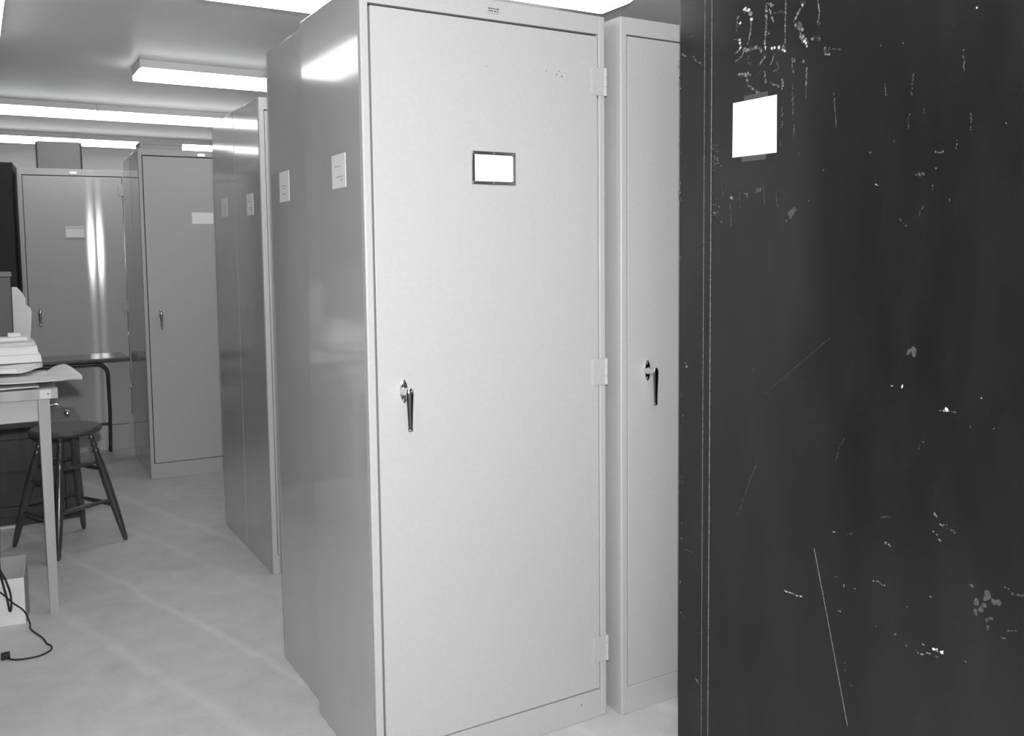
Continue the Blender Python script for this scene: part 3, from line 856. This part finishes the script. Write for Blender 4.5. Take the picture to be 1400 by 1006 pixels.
tag(MB(M['paper']).box(-0.055, 0.055, -0.04, 0.05, 0.0, 0.018, 0.004).box(-0.02, 0.03, -0.03, 0.03, 0.0185, 0.035, 0.004).build('paper_wad', loc=(-0.735, 2.30, TZ + 0.1632)),
    'small wad of paper on the thick white pad beside the dark file box', 'paper')
t = thing('file_box', 'dark grey file box standing on the work table at the left edge', 'file box', (-0.87, 2.47, TZ))
MB(M['filebox']).box(-0.14, 0.14, -0.07, 0.08, 0.0, 0.44, 0.002).build('box_body', t)
MB(M['file_rim']).box(-0.146, 0.146, -0.076, 0.086, 0.4405, 0.462, 0.003).build('lid', t)
t = thing('paper_bundle', 'upright pale papers leaning against the dark file box', 'papers', (-0.70, 2.49, TZ))
def leaf(x0, x1, xt0, xt1, z1, y, notch):
    return MB(M['buff_paper']).prism([(x0, 0.0), (x1, 0.0), (xt1, z1 * 0.86), (xt1 - notch, z1 * .93), (xt0 + 0.02, z1), (xt0, z1)], y, y + 0.02, bev=0.001)
leaf(-0.026, 0.020, -0.024, 0.030, 0.392, 0.0, 0.012).build('sheaf', t)
leaf(-0.010, 0.030, 0.0, 0.052, 0.318, 0.022, 0.004).build('sheaf', t)

# ------------------------------------------------------------------ wooden stool
def stool():
    cx, cy = -0.511, 2.827
    t = thing('wooden_stool', 'dark round-seated wooden stool with turned legs under the table end', 'stool', (cx, cy, 0))
    MB(M['stool_seat']).lathe([(0.0, 0.562), (0.13, 0.562), (0.155, 0.568), (0.166, 0.580), (0.166, 0.590), (0.158, 0.600), (0.14, 0.601), (0.08, 0.596), (0.0, 0.594)], n=48).build('seat', t)
    feet = [Vector((-0.250, 0.096, 0)), Vector((-0.078, -0.262, 0)), Vector((0.082, 0.250, 0)), Vector((0.246, -0.083, 0))]
    tops = [Vector((f.x * 0.42, f.y * 0.42, 0.575)) for f in feet]
    legs = []
    for f, tp in zip(feet, tops):
        prof = [(0, .0115), (.03, .0125), (.18, .0165), (.35, .0195), (.55, .0205), (.70, .0185), (.80, .0125), (.81, .0155), (.83, .0155), (.84, .0110), (.855, .0110), (.865, .0145), (.88, .0145), (.89, .0105), (.905, .0105), (.92, .0135), (.94, .013), (.96, .0105), (1.0, .0115)]
        prof = [(.004, .008)] + prof[1:]
        MB(M['dark_wood']).tube([f + (tp - f) * a for a, r in prof], [r for a, r in prof], n=14).build('leg', t)
        legs.append((f, tp))
    def at(i, z):
        f, tp = legs[i]; return f + (tp - f) * (z / 0.575)
    for i, j, zs in ((1, 3, (0.215, 0.415)), (3, 2, (0.185, 0.375)), (2, 0, (0.215, 0.415)), (0, 1, (0.175, 0.335))):
        for z in zs:
            a, b = at(i, z), at(j, z)
            MB(M['dark_wood']).tube([a, a.lerp(b, .2), a.lerp(b, .5), a.lerp(b, .8), b], [.007, .0095, .0125, .0095, .007], n=12).build('stretcher', t)
stool()

# ------------------------------------------------------------------ dark wooden chest behind the stool
def chest():
    x1 = -0.412
    t = thing('wooden_chest', 'dark wooden chest on the floor behind the stool', 'chest', (x1 - 0.5, 3.31, 0))
    b = MB(M['chest_wood'])
    b.box(-0.5, 0.5, 0.012, 0.42, 0.06, 0.535, 0.003)
    for xa, xb in ((-0.5, -0.44), (0.42, 0.5)): b.box(xa, xb, 0.0, 0.0115, 0.06, 0.535, 0.003)
    b.box(-0.4395, 0.4195, 0.0, 0.0115, 0.475, 0.535, 0.003); b.box(-0.4395, 0.4195, 0.0, 0.0115, 0.06, 0.11, 0.003)
    b.build('body', t)
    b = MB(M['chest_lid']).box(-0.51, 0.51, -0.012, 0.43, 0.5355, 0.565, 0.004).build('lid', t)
    d = MB(M['chest_wood']).box(-0.435, 0.415, 0.002, 0.011, 0.30, 0.47, 0.003).build('drawer', t)
    MB(M['dark_metal']).lathe([(0.006, 0), (0.012, 0.014), (0.010, 0.02), (0, 0.022)], n=14, at=(0.0, 0.002, 0.385), axis='Y').build('knob', d)
    d = MB(M['chest_wood']).box(-0.435, 0.415, 0.002, 0.011, 0.115, 0.285, 0.003).build('drawer', t)
    MB(M['dark_metal']).lathe([(0.006, 0), (0.012, 0.014), (0.010, 0.02), (0, 0.022)], n=14, at=(0.0, 0.002, 0.20), axis='Y').build('knob', d)
    MB(M['chest_wood']).box(-0.49, 0.49, 0.02, 0.41, 0.0, 0.0598).build('plinth', t)
    MB(M['pale_edge']).box(-0.5, 0.20, -0.004, 0.0195, 0.0, 0.012).build('base_strip', t)
    k = MB(M['chrome'], M['dark_metal'])
    k.lathe([(0.0, -0.018), (0.012, -0.014), (0.019, -0.002), (0.017, 0.010), (0.008, 0.017), (0.0, 0.018)], n=20, at=(0.452, 0.06, 0.585))
    k.tube([(0.44, 0.06, 0.60), (0.425, 0.06, 0.625), (0.40, 0.06, 0.64), (0.37, 0.06, 0.635)], 0.003, n=8)
    k.build('lid_knob', t)
chest()

# ------------------------------------------------------------------ folding table on castors, in front of the streaked cabinet
def side_table():
    t = thing('folding_table', 'dark glossy folding table with bent tube legs before the far left cabinet', 'table', (-0.46, 4.92, 0))
    MB(M['table_top'], M['dark_metal']).box(-0.62, 0.515, -0.165, 0.245, 0.721, 0.737, 0.002).box(-0.622, 0.517, -0.167, 0.247, 0.714, 0.7205, 0.001, mi=1).build('tabletop', t)
    def arc(side):
        yb = -0.10 if side < 0 else -0.06
        P = []
        zt = 0.695
        for k in range(9):
            a = PI / 2 * k / 8
            P.append((0.30 + 0.075 * math.sin(a), yb, zt - 0.075 * (1 - math.cos(a))))
        return P
    R = arc(-1)
    Lp = [(-0.1 - (x - 0.0), y, z) for x, y, z in R]
    top = [(-0.35, -0.10, 0.695), (0.30, -0.10, 0.695)]
    leg = MB(M['dark_metal']).tube([(-0.05, -0.10, 0.695)] + R + [(0.392, 0.02, 0.33), (0.405, 0.19, 0.055)], 0.013, n=12)
    leg.build('leg', t)
    leg = MB(M['dark_metal']).tube([(-0.052, -0.10, 0.695)] + Lp + [(-0.492, 0.02, 0.33), (-0.505, 0.19, 0.055)], 0.013, n=12)
    leg.build('leg', t)
    MB(M['dark_metal']).tube([(-0.497, 0.085, 0.235), (0.397, 0.085, 0.235)], 0.008, n=10).build('stretcher', t)
    for x in (-0.505, 0.405):
        c = MB(M['rubber'])
        c.lathe([(0.0, -0.011), (0.020, -0.011), (0.0265, -0.006), (0.0265, 0.006), (0.020, 0.011), (0.0, 0.011)], n=20, at=(x, 0.205, 0.0267), axis='X')
        c.build('caster', t)
    return t
side_table()

# ------------------------------------------------------------------ box and cords on the floor, left edge
t = thing('open_box', 'small open box with white front on the floor under the table edge', 'box', (-0.905, 1.82, 0), -0.14)
b = MB(M['floorbox'])
b.box(-0.15, 0.15, 0.0, 0.004, 0.0, 0.186); b.box(-0.15, 0.15, 0.128, 0.132, 0.0, 0.240); b.box(-0.146, 0.146, 0.0045, 0.1275, 0.0, 0.004)
for x in (-0.15, 0.146):
    q = MB(M['floorbox'])
    b2 = bmesh.new()
    a = [b2.verts.new((x, y, z)) for y, z in ((0.0042, 0.0), (0.1278, 0.0), (0.1278, 0.240), (0.0042, 0.190))]
    c = [b2.verts.new((x + 0.004, y, z)) for y, z in ((0.0042, 0.0), (0.1278, 0.0), (0.1278, 0.240), (0.0042, 0.190))]
    b2.faces.new(a); b2.faces.new(list(reversed(c)))
    for k in range(4): b2.faces.new((a[k], a[(k + 1) % 4], c[(k + 1) % 4], c[k]))
    bmesh.ops.recalc_face_normals(b2, faces=b2.faces)
    b._merge(b2, 0, False)
b.build('box_body', t)
MB(M['floorbox_label']).box(-0.149, 0.149, -0.0022, -0.0002, 0.001, 0.187).build('front_label', t)

def smooth_path(P, n=6):
    P = [Vector(p) for p in P]; out = []
    for i in range(len(P) - 1):
        p0 = P[max(0, i - 1)]; p1 = P[i]; p2 = P[i + 1]; p3 = P[min(len(P) - 1, i + 2)]
        for k in range(n):
            s = k / n
            out.append(0.5 * ((2 * p1) + (-p0 + p2) * s + (2 * p0 - 5 * p1 + 4 * p2 - p3) * s * s + (-p0 + 3 * p1 - 3 * p2 + p3) * s ** 3))
    out.append(P[-1]); return out
t = thing('power_cord', 'thin black cord with plug trailing on the floor past the white-fronted box', 'cord', (-0.80, 1.50, 0))
MB(M['rubber']).tube([Vector(p) - Vector((-0.80, 1.50, 0)) for p in smooth_path([(-0.90, 1.775, 0.19), (-0.845, 1.775, 0.155), (-0.80, 1.777, 0.10), (-0.763, 1.775, 0.06), (-0.746, 1.765, 0.012), (-0.744, 1.71, 0.004), (-0.712, 1.60, 0.004), (-0.70, 1.53, 0.004), (-0.688, 1.497, 0.004), (-0.695, 1.455, 0.004), (-0.735, 1.425, 0.004), (-0.80, 1.432, 0.004), (-0.838, 1.465, 0.006)])], 0.0032, n=8).build('cord', t)
MB(M['rubber']).box(-0.052, -0.022, -0.042, -0.012, 0.0, 0.022, 0.004).build('plug', t)
tag(MB(M['rubber']).tube(smooth_path([(-0.875, 1.79, 0.90), (-0.835, 1.787, 0.86), (-0.826, 1.785, 0.78), (-0.828, 1.783, 0.6), (-0.832, 1.78, 0.42), (-0.838, 1.775, 0.26), (-0.832, 1.768, 0.20), (-0.818, 1.765, 0.12), (-0.812, 1.765, 0.075), (-0.806, 1.763, 0.085), (-0.806, 1.762, 0.14), (-0.82, 1.76, 0.20), (-0.842, 1.757, 0.27), (-0.87, 1.757, 0.5)]), 0.0042, n=8).build('hanging_cord'),
    'looped black cord hanging down from the work table in front of the white-fronted box', 'cord')

# ------------------------------------------------------------------ camera
S_CAM = (-0.8671, -2.2333, 1.4351)
yaw, pitch, roll, fpx, ppx, ppy = 0.5397, -0.0786, -0.0103, 1249.279, 714.728, 446.315
fw = Vector((math.sin(yaw) * math.cos(pitch), math.cos(yaw) * math.cos(pitch), math.sin(pitch)))
r = Vector((math.cos(yaw), -math.sin(yaw), 0)); u = r.cross(fw)
r2 = r * math.cos(roll) + u * math.sin(roll); u2 = -r * math.sin(roll) + u * math.cos(roll)
cam = bpy.data.cameras.new('camera'); co = bpy.data.objects.new('camera', cam); COL.objects.link(co)
mw = Matrix((r2, u2, -fw)).transposed().to_4x4(); mw.translation = Vector(S_CAM); co.matrix_world = mw
cam.sensor_fit = 'HORIZONTAL'; cam.sensor_width = 36.0; cam.lens = fpx / 1400 * 36
cam.shift_x = (700 - ppx) / 1400; cam.shift_y = (ppy - 503) / 1400
cam.clip_start = 0.02; cam.clip_end = 60
scn.camera = co

# ------------------------------------------------------------------ lamps: the photographer's flash just above the lens
for dx in (0.0,):
    l = bpy.data.lights.new('flash_lamp', 'AREA'); l.shape = 'DISK'; l.size = 0.06; l.energy = 82
    o = bpy.data.objects.new('flash_lamp', l); COL.objects.link(o)
    o.location = Vector(S_CAM) + r * (dx + 0.02) + Vector((0, 0, 0.17))
    d = (Vector((0.35, 0.0, 1.15)) - o.location).normalized()
    o.rotation_euler = d.to_track_quat('-Z', 'Y').to_euler()

w = bpy.data.worlds.new('world'); scn.world = w; w.use_nodes = True
w.node_tree.nodes['Background'].inputs[0].default_value = grey(0.05); w.node_tree.nodes['Background'].inputs[1].default_value = 0.3

vs = scn.view_settings
vs.view_transform = 'Standard'; vs.look = 'None'; vs.exposure = 0.0; vs.gamma = 1.0; vs.use_curve_mapping = False
scn.cycles.use_denoising = True
scn.cycles.max_bounces = 8
scn.cycles.sample_clamp_indirect = 6.0
